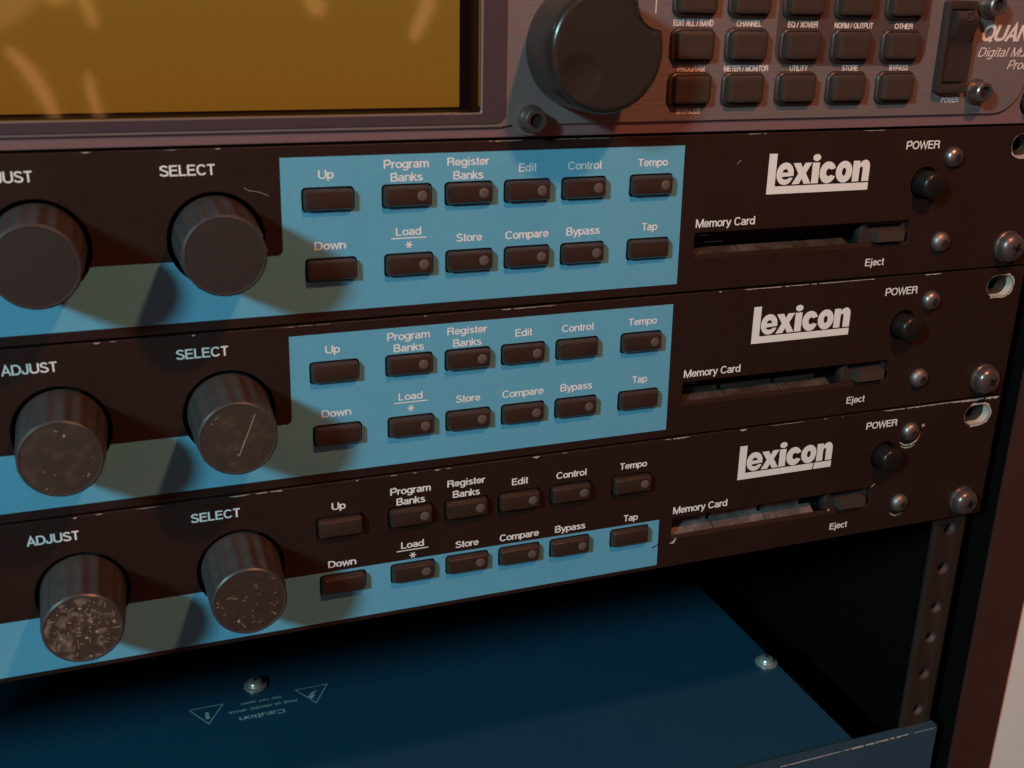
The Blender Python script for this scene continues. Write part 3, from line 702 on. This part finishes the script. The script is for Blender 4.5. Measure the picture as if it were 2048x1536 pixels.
P += [[(-259.9, 106.9 - 1.2), (-258.7, 105.7), (-258.4, 101.5), (-260.1, 101.5)]]
P += [[(-216.0, 106.4), (-218.4, 104.0), (-217.4, 103.8), (-219.6, 101.2), (-220.6, 101.6), (-220.8, 103.2), (-218.9, 104.6), (-219.8, 105.1)]]
prints.append(on_top(flat('marks', P, 0)))
link('caution_print', join('caution_print', prints), MT['ampprint'], AMP)

# ------------------------------------------------------------------ cabinet with its rail
CAB = empty('rack_cabinet', (-241.3, 0, -620), 'dark brown rack cabinet with a punched steel rail holding the units', 'rack')
def cl(name, me, mat): return link(name, me, mat, CAB, (241.3, 0, 620))
rh = []
for k in range(-4, 12):
    base = 0 - PH * k
    for dz in (-6.35, -22.225, -38.1): rh.append((-8.75, base + dz))
def rail(dx=0, sx=1):
    me = sheet('rail', [[(-15.2, -500), (-2.4, -500), (-2.4, 170), (-15.2, 170)]] + [circ(x, z, 2.5, 20) for x, z in rh], 3.1, 5.1, .15, True)
    return me
rl = cl('rail', rail(), MT['rail'])
HL = lathe('hole_thread', [(2.46, 3.2), (2.46, 3.6), (2.1, 3.9), (2.46, 4.2), (2.1, 4.5), (2.46, 4.8), (2.1, 5.1), (2.2, 7.0)], 20, cap_front=False, cap_back=False)
for x, z in rh:
    if -300 < z < 5: link('hole_thread', HL.copy() if z > -134 else HL, MT['dark'] if z > -134 else MT['darksteel'], rl, (x, 0, z))  # threads behind the units are coloured dark to stand for the shade there
r2 = rail()
for v in r2.vertices: v.co.x = -0.4826 - v.co.x
cl('rail', r2, MT['rail'])
cl('side_panel', box('side_panel', 9.2, 30.0, 0.0, 455, -620, 190, .6), MT['wood'])
cl('side_panel', box('side_panel', -512.6, -491.8, 0.0, 455, -620, 190, .6), MT['wood'])
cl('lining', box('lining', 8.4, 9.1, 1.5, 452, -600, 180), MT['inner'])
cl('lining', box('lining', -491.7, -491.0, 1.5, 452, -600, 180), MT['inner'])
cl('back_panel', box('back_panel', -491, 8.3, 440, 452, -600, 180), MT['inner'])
cl('bottom_panel', box('bottom_panel', -491, 8.3, 2, 439, -619, -600), MT['wood'])
cl('top_panel', box('top_panel', -491, 8.3, 2, 439, 170, 189), MT['wood'])
cl('rail_bracket', box('rail_bracket', -2.3, 8.3, 14, 17, -500, 170), MT['inner'])

# ------------------------------------------------------------------ room surfaces the photograph shows
wl = link('wall', box('wall', 30.6, 1500, 1.5, 40, -621, 1500), MT['wall']); wl['kind'] = 'structure'
fl = link('floor', box('floor', -1500, 2600, -1800, 479, -640, -621), mk('brown_floor', (0.10, 0.055, 0.035), 0.6, var=.2, vscale=60)); fl['kind'] = 'structure'

# added glowing shapes, out of view, so the amber screen mirrors them as streaks
LP = empty('reflection_props', (-300, -1560, 60), 'added glowing shapes out of view, mirrored as streaks in the amber screen', 'lamp')
def tube(name, pts, r):
    bm = bmesh.new(); rings = []
    for i, p in enumerate(pts):
        p = Vector(p); d = (Vector(pts[min(i + 1, len(pts) - 1)]) - Vector(pts[max(i - 1, 0)])).normalized()
        a = d.cross(Vector((0, 1, 0))).normalized(); b = d.cross(a)
        rr = r * (0.35 + 0.65 * math.sin(math.pi * (i + .5) / len(pts)))
        rings.append([tuple(p + (a * math.cos(t) + b * math.sin(t)) * rr) for t in [2 * math.pi * k / 12 for k in range(12)]])
    bm.free(); return loft(name, rings)
def add_streak(pts, r): 
    q = [(x + 300, y + 1560, z - 60) for x, y, z in pts]; return link('streak_prop', tube('streak_prop', q, r), MT['lamp'], LP)
add_streak([(-392, -1497, -60), (-372, -1497, -82), (-358, -1497, -105), (-345, -1497, -135), (-335, -1497, -170)], 10)
add_streak([(-287, -1497, -95), (-285, -1497, -120), (-280, -1497, -150), (-270, -1497, -172)], 7)
add_streak([(-300, -1497, 40), (-285, -1497, 18), (-276, -1497, -8), (-270, -1497, -30)], 9)
add_streak([(-345, -1497, 25), (-320, -1497, 12), (-296, -1497, 20)], 14)
add_streak([(40, -1497, 18), (52, -1497, 2), (64, -1497, -4)], 14)
add_streak([(238, -1497, 40), (228, -1497, 0), (205, -1497, -45)], 12)
link('glow_bowl', lathe('glow_bowl', [(30, -20), (75, -10), (95, 30), (60, 60)], 48), MT['bowl_glow'], LP, (-120, 60, 0))
link('prop_bar', box('prop_bar', -320, 560, 20, 34, 60, 74, 4), MT['prop_metal'], LP)

scn.render.engine = 'CYCLES'
scn.cycles.max_bounces = 6
scn.render.resolution_x = 1024; scn.render.resolution_y = 768
